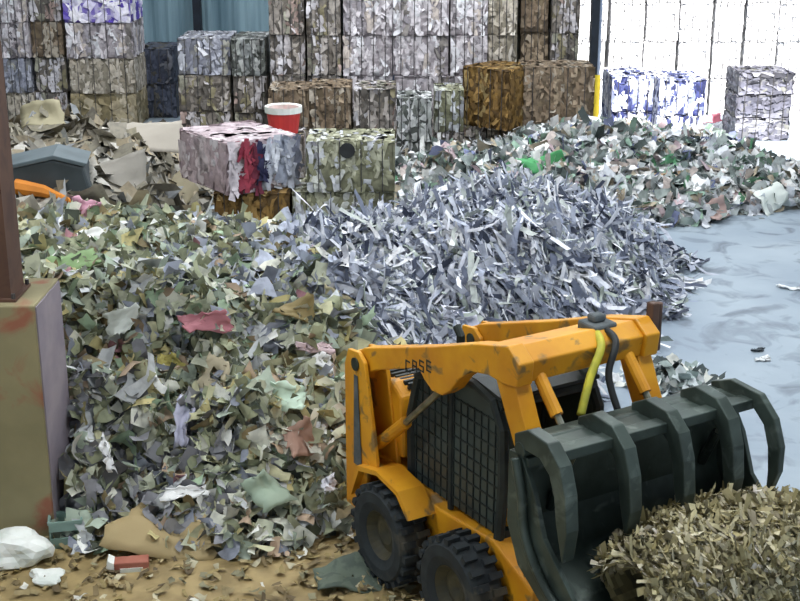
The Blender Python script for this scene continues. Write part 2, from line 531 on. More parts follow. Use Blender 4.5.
pile('coloured_paper_heap', 2, 11000, (.18, .48), (.08, .2),
     ['#e2e4e8', '#c4cac8', '#9aa4a0', '#74807c', '#b0a48e', '#58625e', '#94b09c', '#d0c2ba', '#3e4846', '#f4f3f0', '#c4aeb2', '#6aa47a', '#747c9c'],
     [13, 11, 8, 5, 5, 3, 4, 5, 3, 13, 3, 1.2, 3], ['#747a76', '#5a605e', '#7a7a70'],
     'far heap of mixed white, green and grey waste paper beside the empty floor on the right', 'paper heap', 13, tilt=.6, zoff=.08)
pile('cardboard_heap', 3, 5200, (.25, .8), (.14, .4),
     ['#b4aea2', '#9c9586', '#8a8474', '#a3967e', '#6d695f', '#c8c4ba', '#7f7864', '#9da0a2', '#54544e'],
     [8, 8, 8, 7, 5, 4, 6, 4, 4], ['#4c483e', '#59543f', '#3a3932'],
     'heap of loose flattened cardboard and grey sheets at the back left below the bales', 'cardboard heap', 14, tilt=.24, curl=.1, zoff=.06)

# trampled scraps on the near floor
rs = np.random.default_rng(21)
n = 1300
x = rs.uniform(-4.6, 1.2, n); y = rs.uniform(9.2, 11.9, n)
z = np.maximum(samp(ZZ, x, y), 0) + rs.random(n) * .035 + .012
N = np.array([0, 0, 1.]) + rs.normal(0, .22, (n, 3)); T = rs.normal(0, 1, (n, 3))
pal = cols('#a8966a', '#9a8858', '#7e6c48', '#b8a67c', '#6a5a3e', '#c8bfa0', '#8f8a6c', '#e6e4d8')
FC = pal[rs.choice(8, n, p=np.array([8, 8, 7, 5, 5, 2.2, 5, .8]) / 41)] * rs.uniform(.75, 1.1, n)[:, None]
V, F, FC = scatter(np.stack([x, y, z], 1), N, T, rs.uniform(.04, .15, n), rs.uniform(.02, .07, n), FC, rs, 3, 2, .2, .1)
V[:, 2] = np.maximum(V[:, 2], .003)
o = bpy.data.objects.new('floor_litter', np_mesh('floor_litter', V, F, FC, PAPER)); link(o)
tag(o, 'trampled brown cardboard scraps strewn over the near floor around the column and wheels', 'litter', kind='stuff')

# ---------------------------------------------------------------- bales
BALE = {}
KINDS = {
    'white': (['#dcd6da', '#cfc8cc', '#b9b2b6', '#e8e6ea', '#a09aa0', '#8a8480', '#c8bcb4', '#6c666a'], [8, 8, 5, 7, 3, 2, 3, 1.5], ['#b0a8ac', '#9a9296'], 'v'),
    'bright': (['#ffffff', '#fbfbfc', '#f4f4f6', '#ececf0', '#f8f2f0'], [8, 8, 5, 1, 2], ['#f0f0f2'], 'v'),
    'mixed': (['#b2aaa4', '#9c948c', '#847c74', '#c4bec0', '#928a6e', '#aa948c', '#6a645e', '#d4d0d4', '#9c9a8a'], [8, 8, 6, 6, 5, 3, 4, 5, 5], ['#6a645e', '#787066'], 'v'),
    'bluewhite': (['#ccced8', '#b2b4c0', '#9698a6', '#e6e6ec', '#7a7c88', '#aaa89e', '#565862'], [8, 8, 6, 6, 4, 5, 2], ['#787a84', '#88888a'], 'v'),
    'brown': (['#93806a', '#84715c', '#a39078', '#6e5e4c', '#ac9c88', '#b5aa9a', '#8c7862'], [8, 8, 6, 4, 4, 4, 6], ['#6a5c4c', '#786852'], 'v'),
    'ochre': (['#8a6a34', '#7a5c2c', '#9a7a44', '#6a5028', '#a08a5c'], [8, 8, 5, 4, 2], ['#5c4522'], 'v'),
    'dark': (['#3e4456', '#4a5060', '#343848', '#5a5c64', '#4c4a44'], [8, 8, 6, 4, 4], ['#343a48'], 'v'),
    'cream': (['#c8beb0', '#bab0a0', '#d4ccc0', '#aaa090', '#988e7c'], [8, 8, 6, 4, 2], ['#8c8474'], 'v'),
    'tan': (['#b0a284', '#a29474', '#beb094', '#948664', '#c8bca4'], [8, 8, 6, 4, 2], ['#857858'], 'f'),
    'olive': (['#b4b49c', '#a0a084', '#ced0c8', '#8a8a6e', '#dcdee2', '#6c6c56', '#aaaab0'], [8, 8, 7, 5, 5, 2, 5], ['#7c7c64', '#88886e'], 'v'),
    'purple': (['#f2eefa', '#e0daf2', '#5a44b0', '#4a369c', '#8070c4'], [9, 5, 3, 3, 2], ['#b0a8d0', '#8070c0'], 'f'),
    'pink': (['#cdbcc0', '#c0aeb4', '#d8cccf', '#b4a2a8', '#dcd6da'], [8, 8, 6, 4, 4], ['#b4a2a6'], 'f'),
    'redends': (['#8c2c40', '#5c2034', '#d8d4dc', '#2c2c4c', '#b04858', '#8c8a98'], [6, 4, 5, 4, 2, 4], ['#3c2430', '#55505c'], 'v'),
    'navy': (['#dcdfee', '#c0c6dc', '#2c3468', '#1f2650', '#a0a8c4', '#f4f4f8'], [7, 6, 4, 4, 3, 6], ['#8088a8', '#3a4270'], 'v'),
    'layered': (['#7c7c88', '#646472', '#94949c', '#50505c', '#74746f', '#3c3c44'], [8, 8, 5, 5, 4, 4], ['#5c5c68', '#6c6c70'], 'h'),
    'greyfold': (['#a8aca8', '#8c9090', '#c0c2c0', '#70746e', '#d4d4d4'], [8, 8, 6, 4, 3], ['#5c605c'], 'v'),
}


def bale_mesh(kind, L, W, H, seed):
    key = (kind, round(L, 2), round(W, 2), round(H, 2), seed)
    if key in BALE: return BALE[key]
    rs = np.random.default_rng(hash((len(kind), int(L * 100), int(H * 100), seed)) % 100000 + seed)
    pal, wt, base, style = KINDS[kind]
    pal = cols(*pal); wt = np.array(wt, float); wt /= wt.sum(); bcol = cols(*base)
    VV = []; FF = []; CC = []; off = 0
    faces = [((0, -W / 2, H / 2), (1, 0, 0), (0, 0, 1), (0, -1, 0), L, H), ((0, W / 2, H / 2), (-1, 0, 0), (0, 0, 1), (0, 1, 0), L, H),
             ((-L / 2, 0, H / 2), (0, -1, 0), (0, 0, 1), (-1, 0, 0), W, H), ((L / 2, 0, H / 2), (0, 1, 0), (0, 0, 1), (1, 0, 0), W, H),
             ((0, 0, H), (1, 0, 0), (0, 1, 0), (0, 0, 1), L, W), ((0, 0, 0), (1, 0, 0), (0, -1, 0), (0, 0, -1), L, W)]
    for fi, (c, a, b, nrm, la, lb) in enumerate(faces):
        c, a, b, nrm = (np.array(v, float) for v in (c, a, b, nrm))
        na = max(3, int(la / .09)); nb = max(3, int(lb / .09))
        u = np.linspace(-.5, .5, na + 1); v = np.linspace(-.5, .5, nb + 1)
        U, Vv = np.meshgrid(u, v, indexing='ij')
        edge = np.minimum(np.minimum(.5 - abs(U), .5 - abs(Vv)) * 6, 1)
        D = rs.normal(0, .02, U.shape) * (edge > 0) + .03 * edge - .03
        Pt = c + (U * la)[..., None] * a + (Vv * lb)[..., None] * b + D[..., None] * nrm
        VV.append(Pt.reshape(-1, 3))
        q = np.array([(i * (nb + 1) + j, (i + 1) * (nb + 1) + j, (i + 1) * (nb + 1) + j + 1, i * (nb + 1) + j + 1) for i in range(na) for j in range(nb)])
        FF.append(q + off); off += (na + 1) * (nb + 1)
        CC.append(bcol[rs.integers(0, len(bcol), len(q))])
        if fi == 5: continue
        dens = {'v': 75, 'h': 75, 'f': 26}[style]
        n = int(la * lb * dens)
        uu = rs.uniform(-.47, .47, n); vv = rs.uniform(-.46, .46, n)
        P = c + (uu * la)[:, None] * a + (vv * lb)[:, None] * b + nrm * rs.uniform(-.01, .035, n)[:, None]
        if style == 'f':
            Ls = rs.uniform(.22, .5, n); Ws = rs.uniform(.18, .36, n); tilt = .05
        else:
            Ls = rs.uniform(.14, .42, n); Ws = rs.uniform(.05, .13, n); tilt = .22
        Ls = np.minimum(Ls, (.5 - np.abs(vv if style != 'h' else uu)) * 2 * (lb if style != 'h' else la) + .1)
        main = b if style != 'h' or fi == 4 else a
        T = main + rs.normal(0, .28, (n, 3)); N = nrm + rs.normal(0, tilt, (n, 3))
        # colour runs in folded bands across the bale
        band = ((uu + .5) * la / .16 if style != 'h' else (vv + .5) * lb / .12).astype(int)
        bc = pal[rs.choice(len(pal), 64, p=wt)][band % 64]
        own = pal[rs.choice(len(pal), n, p=wt)]
        FC = np.where((rs.random(n) < .66)[:, None], bc, own) * rs.uniform(.88, 1.08, n)[:, None]
        a1, b1, c1 = scatter(P, N, T, Ls, Ws, np.clip(FC, 0, .97), rs, 3, 1, .12, .12)
        VV.append(a1); FF.append(b1 + off); off += len(a1); CC.append(c1)
    V = np.vstack(VV)
    V[:, 2] = np.clip(V[:, 2], .003, H - .003)
    V[:, 0] = np.clip(V[:, 0], -L / 2 - .0, L / 2 + .0); V[:, 1] = np.clip(V[:, 1], -W / 2 - .05, W / 2 + .05)
    # hug at the wires
    ws = [(-.36, -.12, .12, .36)[k] * L for k in range(4)]
    me = np_mesh('bale_body', V, np.vstack(FF), np.vstack(CC), PAPER)
    wires = []
    for wx in ws:
        hy = W / 2 + .045; mb = MB()
        pts = [(0, -hy, .02), (0, -hy, H - .01), (0, hy, H - .01), (0, hy, .02)]
        mb.tube(pts + [pts[0]], .009, 5)
        m2 = bpy.data.meshes.new('baling_wire'); m2.from_pydata(mb.v, [], mb.f); m2.materials.append(M_wire)
        wires.append((wx, m2))
    BALE[key] = (me, wires)
    return BALE[key]


BASENAME = {'brown': 'cardboard_bale', 'ochre': 'cardboard_bale', 'tan': 'cardboard_bale'}


def bale(kind, L, W, H, loc, rz, label, group=None, seed=0, rot=None, wires=True):
    me, wr = bale_mesh(kind, L, W, H, seed)
    e = empty(BASENAME.get(kind, 'paper_bale'), loc, rz, label, 'bale', group)
    if rot: e.rotation_euler = rot
    o = bpy.data.objects.new('bale_body', me); link(o, e)
    if wires:
        for wx, m2 in wr:
            w = bpy.data.objects.new('baling_wire', m2); link(w, e); w.location = (wx, 0, 0)
    return e


ORD = ['lowest', 'second', 'third', 'fourth', 'fifth', 'sixth']
CNT = 0


def column(px0, px1, Y, H, kinds, where, group, W=1.5, hidden=0, rz=0.0):
    """kinds listed from the floor up; Y is the front face"""
    global CNT
    zc = 5.86 - Y * .19
    x0 = float(at_depth(px0, 90, Y)[0]); x1 = float(at_depth(px1, 90, Y)[0])
    cx = (x0 + x1) / 2; L = x1 - x0 - .03
    L = round(L, 1) if abs(round(L, 1) - L) < .03 else round(L, 2)
    for k, kd in enumerate(kinds):
        if kd is None: continue
        CNT += 1
        nm = {'white': 'white', 'bright': 'sunlit white', 'mixed': 'mottled grey brown', 'bluewhite': 'bluish white', 'brown': 'brown cardboard', 'ochre': 'ochre cardboard',
              'cream': 'cream', 'tan': 'smooth tan cardboard', 'olive': 'olive and white', 'purple': 'purple and white printed', 'navy': 'white and navy', 'layered': 'grey flat-layered',
              'greyfold': 'pale grey', 'dark': 'dark blue grey'}[kd]
        lv = 'topmost' if k == len(kinds) - 1 else ('lowest' if k == 0 else ORD[k] + ' up')
        w = where if len(kinds) > 1 else where
        bale(kd, L, W, H, (cx + random.uniform(-.02, .02), Y + W / 2 + random.uniform(-.03, .03) , k * H), rz + random.uniform(-.01, .01),
             '%s bale, %s in %s' % (nm, lv, w), group, seed=CNT % 3)


G = 'bales stacked in the tall centre wall'
column(344, 394, 28.6, .87, ['mixed', 'white', 'white', 'white', 'bluewhite'], 'the first pale column of the centre wall', G)
column(394, 449, 28.6, .87, ['white', 'white', 'white', 'white', 'white'], 'the second pale column of the centre wall', G)
column(449, 487, 28.6, .87, ['mixed', 'white', 'white', 'white', 'white'], 'the narrow third pale column of the centre wall', G)
column(487, 517, 28.7, .87, ['cream', 'cream', 'cream', 'cream', 'cream'], 'the slim cream column of the centre wall', G)
column(270, 306, 28.8, .87, ['mixed', 'mixed', 'mixed', 'mixed', 'brown'], 'the centre wall column beside the blue wall', G)
column(308, 343, 28.7, .87, ['mixed', 'mixed', 'mixed', 'mixed', 'mixed'], 'the second mottled column of the centre wall', G)
G = 'brown bales beside the dark post'
column(519, 547, 29.2, .87, ['brown', 'brown', 'brown', 'brown', 'brown'], 'the brown column nearest the cream bales', G)
column(548, 577, 29.1, .87, ['brown', 'brown', 'mixed', 'mixed', 'brown'], 'the brown column touching the dark post', G)
G = 'bales stacked at the far left'
column(70, 137, 31.8, .85, ['tan', 'cream', 'white', 'purple'], 'the pale far left column', G)
column(36, 68, 32.0, .85, ['mixed', 'mixed', 'brown', 'mixed'], 'the dark narrow far left column', G)
column(2, 34, 31.9, .85, ['cream', 'bluewhite', 'white', 'white', 'bluewhite'], 'the far left column by the rusty post', G)
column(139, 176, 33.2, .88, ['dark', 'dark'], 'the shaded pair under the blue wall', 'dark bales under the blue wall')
G = 'bales in the low stack before the blue wall'
column(178, 231, 29.4, .82, ['mixed', 'mixed', 'bluewhite'], 'the left low column before the blue wall', G)
column(233, 268, 29.3, .82, ['mixed', 'mixed', 'greyfold'], 'the right low column before the blue wall', G)
G = 'brown bales in the two high row'
column(266, 308, 26.9, .85, ['brown', 'brown'], 'the left column of the low brown row', G, W=1.2)
column(309, 352, 27.0, .87, ['brown', 'brown'], 'the middle column of the low brown row', G, W=1.2)
column(353, 396, 26.9, .86, ['brown', 'mixed'], 'the right column of the low brown row', G, W=1.2)
column(396, 432, 25.6, .87, ['greyfold', 'greyfold'], 'the short pale column before the centre wall', 'grey bales before the centre wall', W=1.0)
column(433, 464, 26.6, .87, ['mixed', 'olive'], 'the short olive column before the centre wall', 'grey bales before the centre wall', W=1.0)
# two high row in front
def single(kind, px0, px1, Y, z, H, W, label, rz=0, group=None, seed=0, **k):
    x0 = float(at_depth(px0, 160, Y)[0]); x1 = float(at_depth(px1, 160, Y)[0])
    return bale(kind, round(x1 - x0, 2), W, H, ((x0 + x1) / 2, Y + W / 2, z), rz, label, group, seed, **k)


G = 'bales standing out of the paper heap'
single('ochre', 212, 288, 21.2, 0, .87, 1.1, 'brown cardboard bale under the pinkish bale, half buried in paper', group=G)
single('olive', 291, 394, 21.25, 0, .87, 1.1, 'olive and white bale half buried under the olive bale with dark hole', group=G)
b = single('olive', 306, 395, 21.2, .87, .87, 1.1, 'olive and white strapped bale with a dark hole near its top', group=G, seed=1)
hb = MB().ring([(.0, 0), (.13, 0), (.13, .02), (0, .02)], 14).build('hole_shade_disc', M_black, b, loc=(-.05, -.63, .72))  # flat black disc standing in for the shade inside a hole
# pinkish bale turned towards the left
pk = empty('paper_bale', (-2.77, 22.02, .87), math.radians(35), 'pinkish white wrapped bale set askew with dark red, navy and bluish white end', 'bale', G)
o = bpy.data.objects.new('bale_body', bale_mesh('pink', 1.4, 1.7, .88, 0)[0]); link(o, pk)
# red and navy sheets pressed against the end of the bale
rs = np.random.default_rng(5); n = 170
P = np.stack([rs.uniform(-.62, .66, n), np.full(n, -.9) + rs.uniform(-.03, .03, n), rs.uniform(.12, .78, n)], 1)
pal = cols('#d8cfd4', '#8c2c40', '#a84052', '#6c2238', '#2c2c50', '#c8ccd8', '#dfe2ea', '#9aa0b0', '#c4c8d4', '#84889a')
V, F, FC = scatter(P, np.array([0, -1., 0]) + rs.normal(0, .15, (n, 3)), np.array([.15, 0, 1.]) + rs.normal(0, .2, (n, 3)), rs.uniform(.2, .4, n), rs.uniform(.06, .12, n),
                   pal[np.clip(((P[:, 0] + .62) / 1.28 * 10).astype(int), 0, 9)], rs, 3, 1, .15, .1)
o = bpy.data.objects.new('printed_end', np_mesh('printed_end', V, F, FC, PAPER)); link(o, pk); o['label'] = 'dark red, navy and bluish white end'
# large cardboard bale right of the centre, on a lower one
bx = float(at_depth(540, 100, 27.2)[0])
bale('brown', 1.75, 1.2, .87, (bx + .1, 27.9, 0), 0, 'lower brown cardboard bale under the big ochre bale', 'cardboard bales beside the coloured heap')
e = bale('ochre', 1.2, 1.2, 1.25, (2.15, 27.55, .87), math.radians(-38), 'big ochre cardboard bale turned corner-on left of the brown bale', 'cardboard bales beside the coloured heap')
bale('brown', 1.5, 1.1, 1.27, (3.3, 27.65, .87), 0, 'big brown cardboard bale in front of the dark post', 'cardboard bales beside the coloured heap', 1)
# outside stacks in the sun
G = 'sunlit bales outside'
for i, (a, b_) in enumerate([(575, 604), (606, 640), (642, 674), (676, 707), (710, 738), (741, 772), (774, 806), (808, 842)]):
    column(a, b_, 33.5 + .1 * (i % 2), .95, ['bright'] * 4, 'the %s sunlit column right of the dark post' % ['post-hugging', 'first', 'second', 'third', 'fourth', 'fifth', 'sixth', 'seventh'][i], G)
column(612, 655, 29.5, .8, ['navy', 'navy'], 'the left navy pair behind the coloured heap', 'navy striped bales')
column(658, 706, 29.0, .8, ['navy', 'navy'], 'the right navy pair behind the coloured heap', 'navy striped bales')
column(737, 793, 30.2, .53, ['layered', 'layered', 'layered'], 'the grey stack standing in sunlight', 'grey layered bales', W=1.2)

# ---------------------------------------------------------------- single pieces
def sheet(name, label, cat, px, py, w, h, hexc, ang=0.0, amp=.06, seed=0, group=None, hexc2=None, on=None, dz=.06, up=None, thick=.012, hole=None, rise=.13):
    """a crumpled sheet lying on the heap where the photo shows it"""
    p = on if on is not None else hit(px, py)
    nrm = Vector(up).normalized() if up else (surf_normal(p[0], p[1]) + Vector((0, -.9, .45))).normalized()
    q = nrm.to_track_quat('Z', 'Y').to_matrix().to_4x4()
    rs = np.random.default_rng(seed + int(px))
    n = 9; vs = []; fs = []
    ns = vnoise((n, n), 2.3, seed + int(py))
    cn = {(p_, q_): rs.uniform(-.22, .22, 2) for p_ in (0, 1) for q_ in (0, 1)}; cr = rs.uniform(0, PI)
    for i in range(n):
        for j in range(n):
            u = i / (n - 1) - .5; v = j / (n - 1) - .5
            du = sum(cn[a_][0] * (.5 + (2 * a_[0] - 1) * u) * (.5 + (2 * a_[1] - 1) * v) for a_ in cn)
            dv = sum(cn[a_][1] * (.5 + (2 * a_[0] - 1) * u) * (.5 + (2 * a_[1] - 1) * v) for a_ in cn)
            z_ = ns[i, j] * amp * .9 + amp * (2.2 * abs(u * math.cos(cr) + v * math.sin(cr) - .1) - 1.6 * abs(u * math.sin(cr) - v * math.cos(cr) + .15))
            vs.append(((u + du) * w * 1.05 + .015 * rs.normal(), (v + dv) * h * 1.05 + .015 * rs.normal(), z_ + .006 * rs.normal()))
    for i in range(n - 1):
        for j in range(n - 1):
            if hole and hole[0] <= i <= hole[1] and hole[2] <= j <= hole[3]: continue
            a = i * n + j; fs.append((a, a + n, a + n + 1, a + 1))
    me = bpy.data.meshes.new(name); me.from_pydata(vs, [], fs)
    me.materials.append(SHM(hexc, hexc2)); me.polygons.foreach_set('use_smooth', [True] * len(me.polygons))
    o = bpy.data.objects.new(name, me); link(o)
    s = o.modifiers.new('s', 'SOLIDIFY'); s.thickness = thick
    o.matrix_world = Matrix.Translation(Vector([float(c) for c in p]) + nrm * (dz + (rise if up is None else 0))) @ q @ Matrix.Rotation(ang, 4, 'Z')
    return tag(o, label, cat, group)


SHC = {}
def SHM(a, b=None):
    k = (a, b)
    if k not in SHC:
        SHC[k] = mottled('sheet %s' % a.strip('#'), a, b or a, 7, .75, lo=.48, hi=.56)
    return SHC[k]


R = math.radians
S = sheet
S('paper_sheet', 'white pointed sheet lying high on the mixed heap near the rusty column', 'paper', 97, 248, .42, .22, '#f0f0ec', .4)
S('cardboard_piece', 'pale cardboard piece with a dark slot in the middle of the mixed heap', 'cardboard', 215, 374, .32, .26, '#c4b89c', -.3, .02, hole=(3, 5, 3, 5))
S('plastic_sheet', 'pinkish red sheet on the upper middle of the mixed heap', 'plastic sheet', 208, 328, .42, .17, '#b87880', .1, group=None)
S('paper_sheet', 'pale grey sheet near the top left of the steep heap face', 'paper', 128, 326, .3, .24, '#cfd4cc', .2)
S('paper_sheet', 'yellow crumpled sheet left of the slotted cardboard piece', 'paper', 168, 368, .26, .16, '#c0b468', .3)
S('paper_sheet', 'pale mint sheet in the lower right face of the mixed heap', 'paper', 288, 402, .42, .22, '#b8ccb8', .1)
S('paper_sheet', 'folded pale green sheet low on the heap left of the loader wheel', 'paper', 222, 480, .3, .22, '#bcc4a8', .3)
S('paper_sheet', 'narrow white sheet edge at the foot of the mixed heap', 'paper', 186, 499, .44, .1, '#e8e8e6', .1, .02)
S('paper_sheet', 'white upright flake near the loader at the right heap edge', 'paper', 321, 370, .12, .24, '#f0f0ee', .3)
S('cardboard_piece', 'reddish brown cardboard curl low on the right face of the heap', 'cardboard', 296, 440, .24, .3, '#a08070', .2, .08)
S('paper_sheet', 'pale pink strip across the top right of the steep heap face', 'paper', 312, 350, .38, .09, '#d8c0c4', -.2, .02)
S('paper_sheet', 'small bright white crumpled sheet beside the loader wheel', 'paper', 326, 492, .12, .12, '#f4f4fc', .2)
S('paper_sheet', 'grey green folded sheet beside the brown card low in the heap', 'paper', 262, 497, .34, .3, '#98a894', .6, .08)
S('paper_sheet', 'bluish white long sheet hanging down the dark heap face', 'paper', 197, 430, .14, .5, '#b8b8cc', .25, .05)
S('paper_sheet', 'narrow white upright strip hanging low near the concrete footing', 'paper', 100, 460, .06, .3, '#dcdcdc', .0, .02)
S('paper_sheet', 'green sheet at the left end of the mixed heap', 'paper', 80, 275, .4, .3, '#7f9a68', .5)
S('paper_sheet', 'tan bulging paper bag on the slope between mixed heap and strips', 'paper bag', 296, 322, .36, .22, '#8a7a50', .2, .09)
S('paper_sheet', 'cream crumpled sheet just right of the tan paper bag', 'paper', 338, 305, .36, .2, '#b8ac8c', -.3, .08)
S('plastic_sheet', 'pink plastic scrap below the orange bar', 'plastic sheet', 92, 214, .36, .22, '#c090a0', .2, .08)
S('plastic_sheet', 'green plastic sheet on the top of the coloured heap', 'plastic sheet', 541, 168, .7, .34, '#4f9c62', .2, .12)
S('plastic_sheet', 'bright pink plastic scrap at the top of the coloured heap', 'plastic sheet', 706, 124, .5, .26, '#f08a98', .2, .08)
S('cardboard_piece', 'long flat tan cardboard strip across the coloured heap', 'cardboard', 650, 184, 1.1, .2, '#b09474', .05, .04)
S('cardboard_piece', 'rounded pinkish cardboard curl at the foot of the coloured heap', 'cardboard', 712, 212, .5, .3, '#bca098', .3, .12)
S('paper_sheet', 'large white creased sheet near the right end of the coloured heap', 'paper', 765, 205, .6, .4, '#dfe4dc', .4, .1)
S('paper_sheet', 'long white board leaning out of the heap beside the olive bale', 'paper board', 416, 152, .14, .75, '#e8ecf4', .75, .02, dz=.14)
S('paper_sheet', 'bright white curled sheet at the front edge of the strips', 'paper', 452, 322, .5, .16, '#e8e8f4', -.4, .08)
S('cardboard_sheet', 'big grey flat cardboard sheet on top of the back left heap', 'cardboard', 140, 146, 1.5, .75, '#a8a094', -.15, .06, dz=.22)
S('cardboard_sheet', 'dull brown grey cardboard slab above the pink plastic scrap', 'cardboard', 115, 185, 1.0, .5, '#8a857c', .2, .06, dz=.16)
S('cardboard_sheet', 'brown cardboard slab leaning beside the pinkish bale', 'cardboard', 178, 200, .7, .5, '#857c64', .5, .08, dz=.16)
S('cardboard_sheet', 'tan cardboard sheet just left of the lowest tan bale', 'cardboard', 50, 128, 1.0, .6, '#a0987c', .3, .1, dz=.2)
# near floor
S('cardboard_sheet', 'large domed brown cardboard sheet on the near floor', 'cardboard', 168, 537, .85, .45, '#a8946a', -.1, .1, up=(0, -.25, 1), dz=.1)
S('cardboard_sheet', 'smaller tan cardboard flap under the domed brown sheet', 'cardboard', 125, 530, .4, .3, '#8a7a54', .5, .05, up=(-.1, -.25, 1), dz=.07)
S('grey_rag', 'grey green rag lying on the floor beside the rear wheel', 'rag', 348, 582, .46, .36, '#5f6a5c', .3, .06, up=(0, -.2, 1), dz=.06, hexc2='#4d584e')
S('paper_scrap', 'white scrap on the bare floor at the right frame edge', 'paper scrap', 793, 290, .34, .12, '#eef0f0', -.4, .03, up=(0, 0, 1), dz=.04)
S('paper_scrap', 'white curled scrap alone on the bare floor right of the loader', 'paper scrap', 762, 361, .16, .07, '#e4e6e6', .1, .02, up=(0, 0, 1), dz=.03)
S('paper_scrap', 'tiny dark scrap on the bare floor above the curled scrap', 'paper scrap', 757, 352, .13, .05, '#4a5258', .1, .02, up=(0, 0, 1), dz=.03)
S('paper_scrap', 'small white scrap on the floor just above the white clump', 'paper scrap', 668, 318, .22, .06, '#e4e6ea', .2, .03, up=(0, 0, 1), dz=.03)


# white plastic bag, crumpled
def crumple(name, label, cat, loc, size, m, seed, rough=.22, sub=3):
    import bmesh
    bm = bmesh.new(); bmesh.ops.create_icosphere(bm, subdivisions=sub, radius=1)
    r = random.Random(seed)
    dirs = [(Vector((r.gauss(0, 1), r.gauss(0, 1), r.gauss(0, 1))).normalized(), r.uniform(-1, 1)) for _ in range(26)]
    for v in bm.verts:
        d = sum(max(0, v.co.dot(k) - .72) * a * 3 for k, a in dirs)
        v.co *= 1 + rough * d + r.uniform(-.04, .04)
        v.co.x *= size[0]; v.co.y *= size[1]; v.co.z *= size[2]
        v.co.z = max(v.co.z + size[2] * .7, .004)
    me = bpy.data.meshes.new(name); bm.to_mesh(me); bm.free(); me.materials.append(m)
    o = bpy.data.objects.new(name, me); link(o); o.location = Vector([float(c) for c in loc])
    return tag(o, label, cat)


WHITE = mottled('white plastic', '#eef0ea', '#dfe4dc', 6, .4, lo=.45, hi=.6)
p = ground(20, 560)
crumple('plastic_bag', 'crumpled white plastic bag on the floor at the lower left corner', 'plastic bag', (p[0], p[1], 0), (.27, .22, .17), WHITE, 3, .5)
p = ground(42, 580)
crumple('plastic_bag', 'flatter white plastic bag lying right of the bigger one', 'plastic bag', (p[0], p[1], 0), (.16, .1, .06), WHITE, 8, .5)
# small crate
p = ground(60, 536)
cr = empty('crate', (p[0] + .1, p[1] - .12, 0), .2, 'small blue green plastic crate at the foot of the concrete footing', 'crate')
mc = mottled('teal plastic', '#8aa59c', '#7a958c', 4, .5)
k = MB(); k.box(-.14, .14, -.1, .1, 0, .015)
for sx in (-1, 1): k.box(sx * .14 - .008, sx * .14 + .008, -.1, .1, 0, .26)
for sy in (-1, 1):
    k.box(-.14, .14, sy * .1 - .008, sy * .1 + .008, 0, .1); k.box(-.14, .14, sy * .1 - .008, sy * .1 + .008, .17, .26)
k.build('body', mc, cr)
MB().box(-.155, .155, -.115, -.1, .245, .27).box(-.155, .155, .1, .115, .245, .27).box(-.155, -.14, -.1, .1, .245, .27).box(.14, .155, -.1, .1, .245, .27).build('rim', mc, cr)
# small red and white carton
p = ground(132, 568)
ct = empty('carton', (p[0], p[1], 0), .15, 'small squashed red and white carton on the near floor', 'carton')
MB().box(-.15, .15, -.07, .07, 0, .09).build('carton_body', mottled('red card', '#9a5a48', '#a86a58', 5, .8), ct, bevel=.01)
MB().prism([(-.15, 0), (-.22, .05), (-.2, .12), (-.15, .09)], -.07, .07).build('flap', WHITE, ct)
MB().box(-.1, .1, -.078, -.07, .0, .04).build('white_band', WHITE, ct)
# dark bin and orange bar at the back left
p = hit(48, 205)
e = empty('waste_bin', (float(p[0]) - .05, float(p[1]) + .45, float(p[2]) + .02), .15, 'dark grey overturned bin lying on the cardboard heap by the rusty column', 'bin')
mbin = mottled('dark bin plastic', '#333c40', '#3f484c', 2, .6)
k = MB(); k.prism([(-.75, 0), (.62, 0), (.5, .5), (.1, .62), (-.7, .5)], -.4, .4)
k.build('bin_body', mbin, e, bevel=.04)
MB().prism([(-.78, .5), (-.7, .46), (.1, .62), (.52, .5), (.56, .55), (.1, .68)], -.43, .43).build('lid', mottled('bin lid', '#59656a', '#4b575c', 2, .6), e, bevel=.01)
MB().tube([(.55, -.3, .1), (.68, -.3, .12), (.68, .3, .12), (.55, .3, .1)], .025, 8).build('handle', mbin, e)
a = hit(20, 198); b_ = hit(76, 210)
k = MB().tube([(a[0], a[1] - .15, a[2] + .2), ((a[0] + b_[0]) / 2, (a[1] + b_[1]) / 2 - .15, (a[2] + b_[2]) / 2 + .22), (b_[0], b_[1] - .1, b_[2] + .14)], [.12, .09, .03], 8)
tag(k.build('orange_bar', mottled('orange paint', '#d8862a', '#c87a24', 3, .6)), 'orange tapering bar poking out beside the dark bin', 'bar')
# red and white tub
p = at_depth(284, 130, 24.9)
e = empty('plastic_tub', (p[0], p[1], float(p[2]) - .05), .1, 'red tub with white rim sitting before the low brown row', 'tub')
redp = mottled('red plastic', '#d8403c', '#c83838', 4, .5)
k = MB(); k.ring([(.27, 0), (.33, .0), (.33, .02), (.27, .02)], 20)
vs = []; fs = []
tb = MB(); N_ = 20
prof = [(.02, 0), (.27, 0), (.33, .42), (.31, .42), (.255, .02), (.02, .02)]
for q in range(N_):
    w = 2 * PI * q / N_
    for r_, z_ in prof: vs.append((r_ * math.cos(w), r_ * math.sin(w), z_))
m_ = len(prof)
for q in range(N_):
    for j in range(m_): fs.append((q * m_ + j, ((q + 1) % N_) * m_ + j, ((q + 1) % N_) * m_ + (j + 1) % m_, q * m_ + (j + 1) % m_))
tb.add(vs, fs).build('tub_body', redp, e, smooth=False)
vs = []; fs = []
prof = [(.3, .4), (.36, .4), (.36, .52), (.3, .5)]
for q in range(N_):
    w = 2 * PI * q / N_
    for r_, z_ in prof: vs.append((r_ * math.cos(w), r_ * math.sin(w), z_))
for q in range(N_):
    for j in range(4): fs.append((q * 4 + j, ((q + 1) % N_) * 4 + j, ((q + 1) % N_) * 4 + (j + 1) % 4, q * 4 + (j + 1) % 4))
MB().add(vs, fs).build('white_rim', WHITE, e)
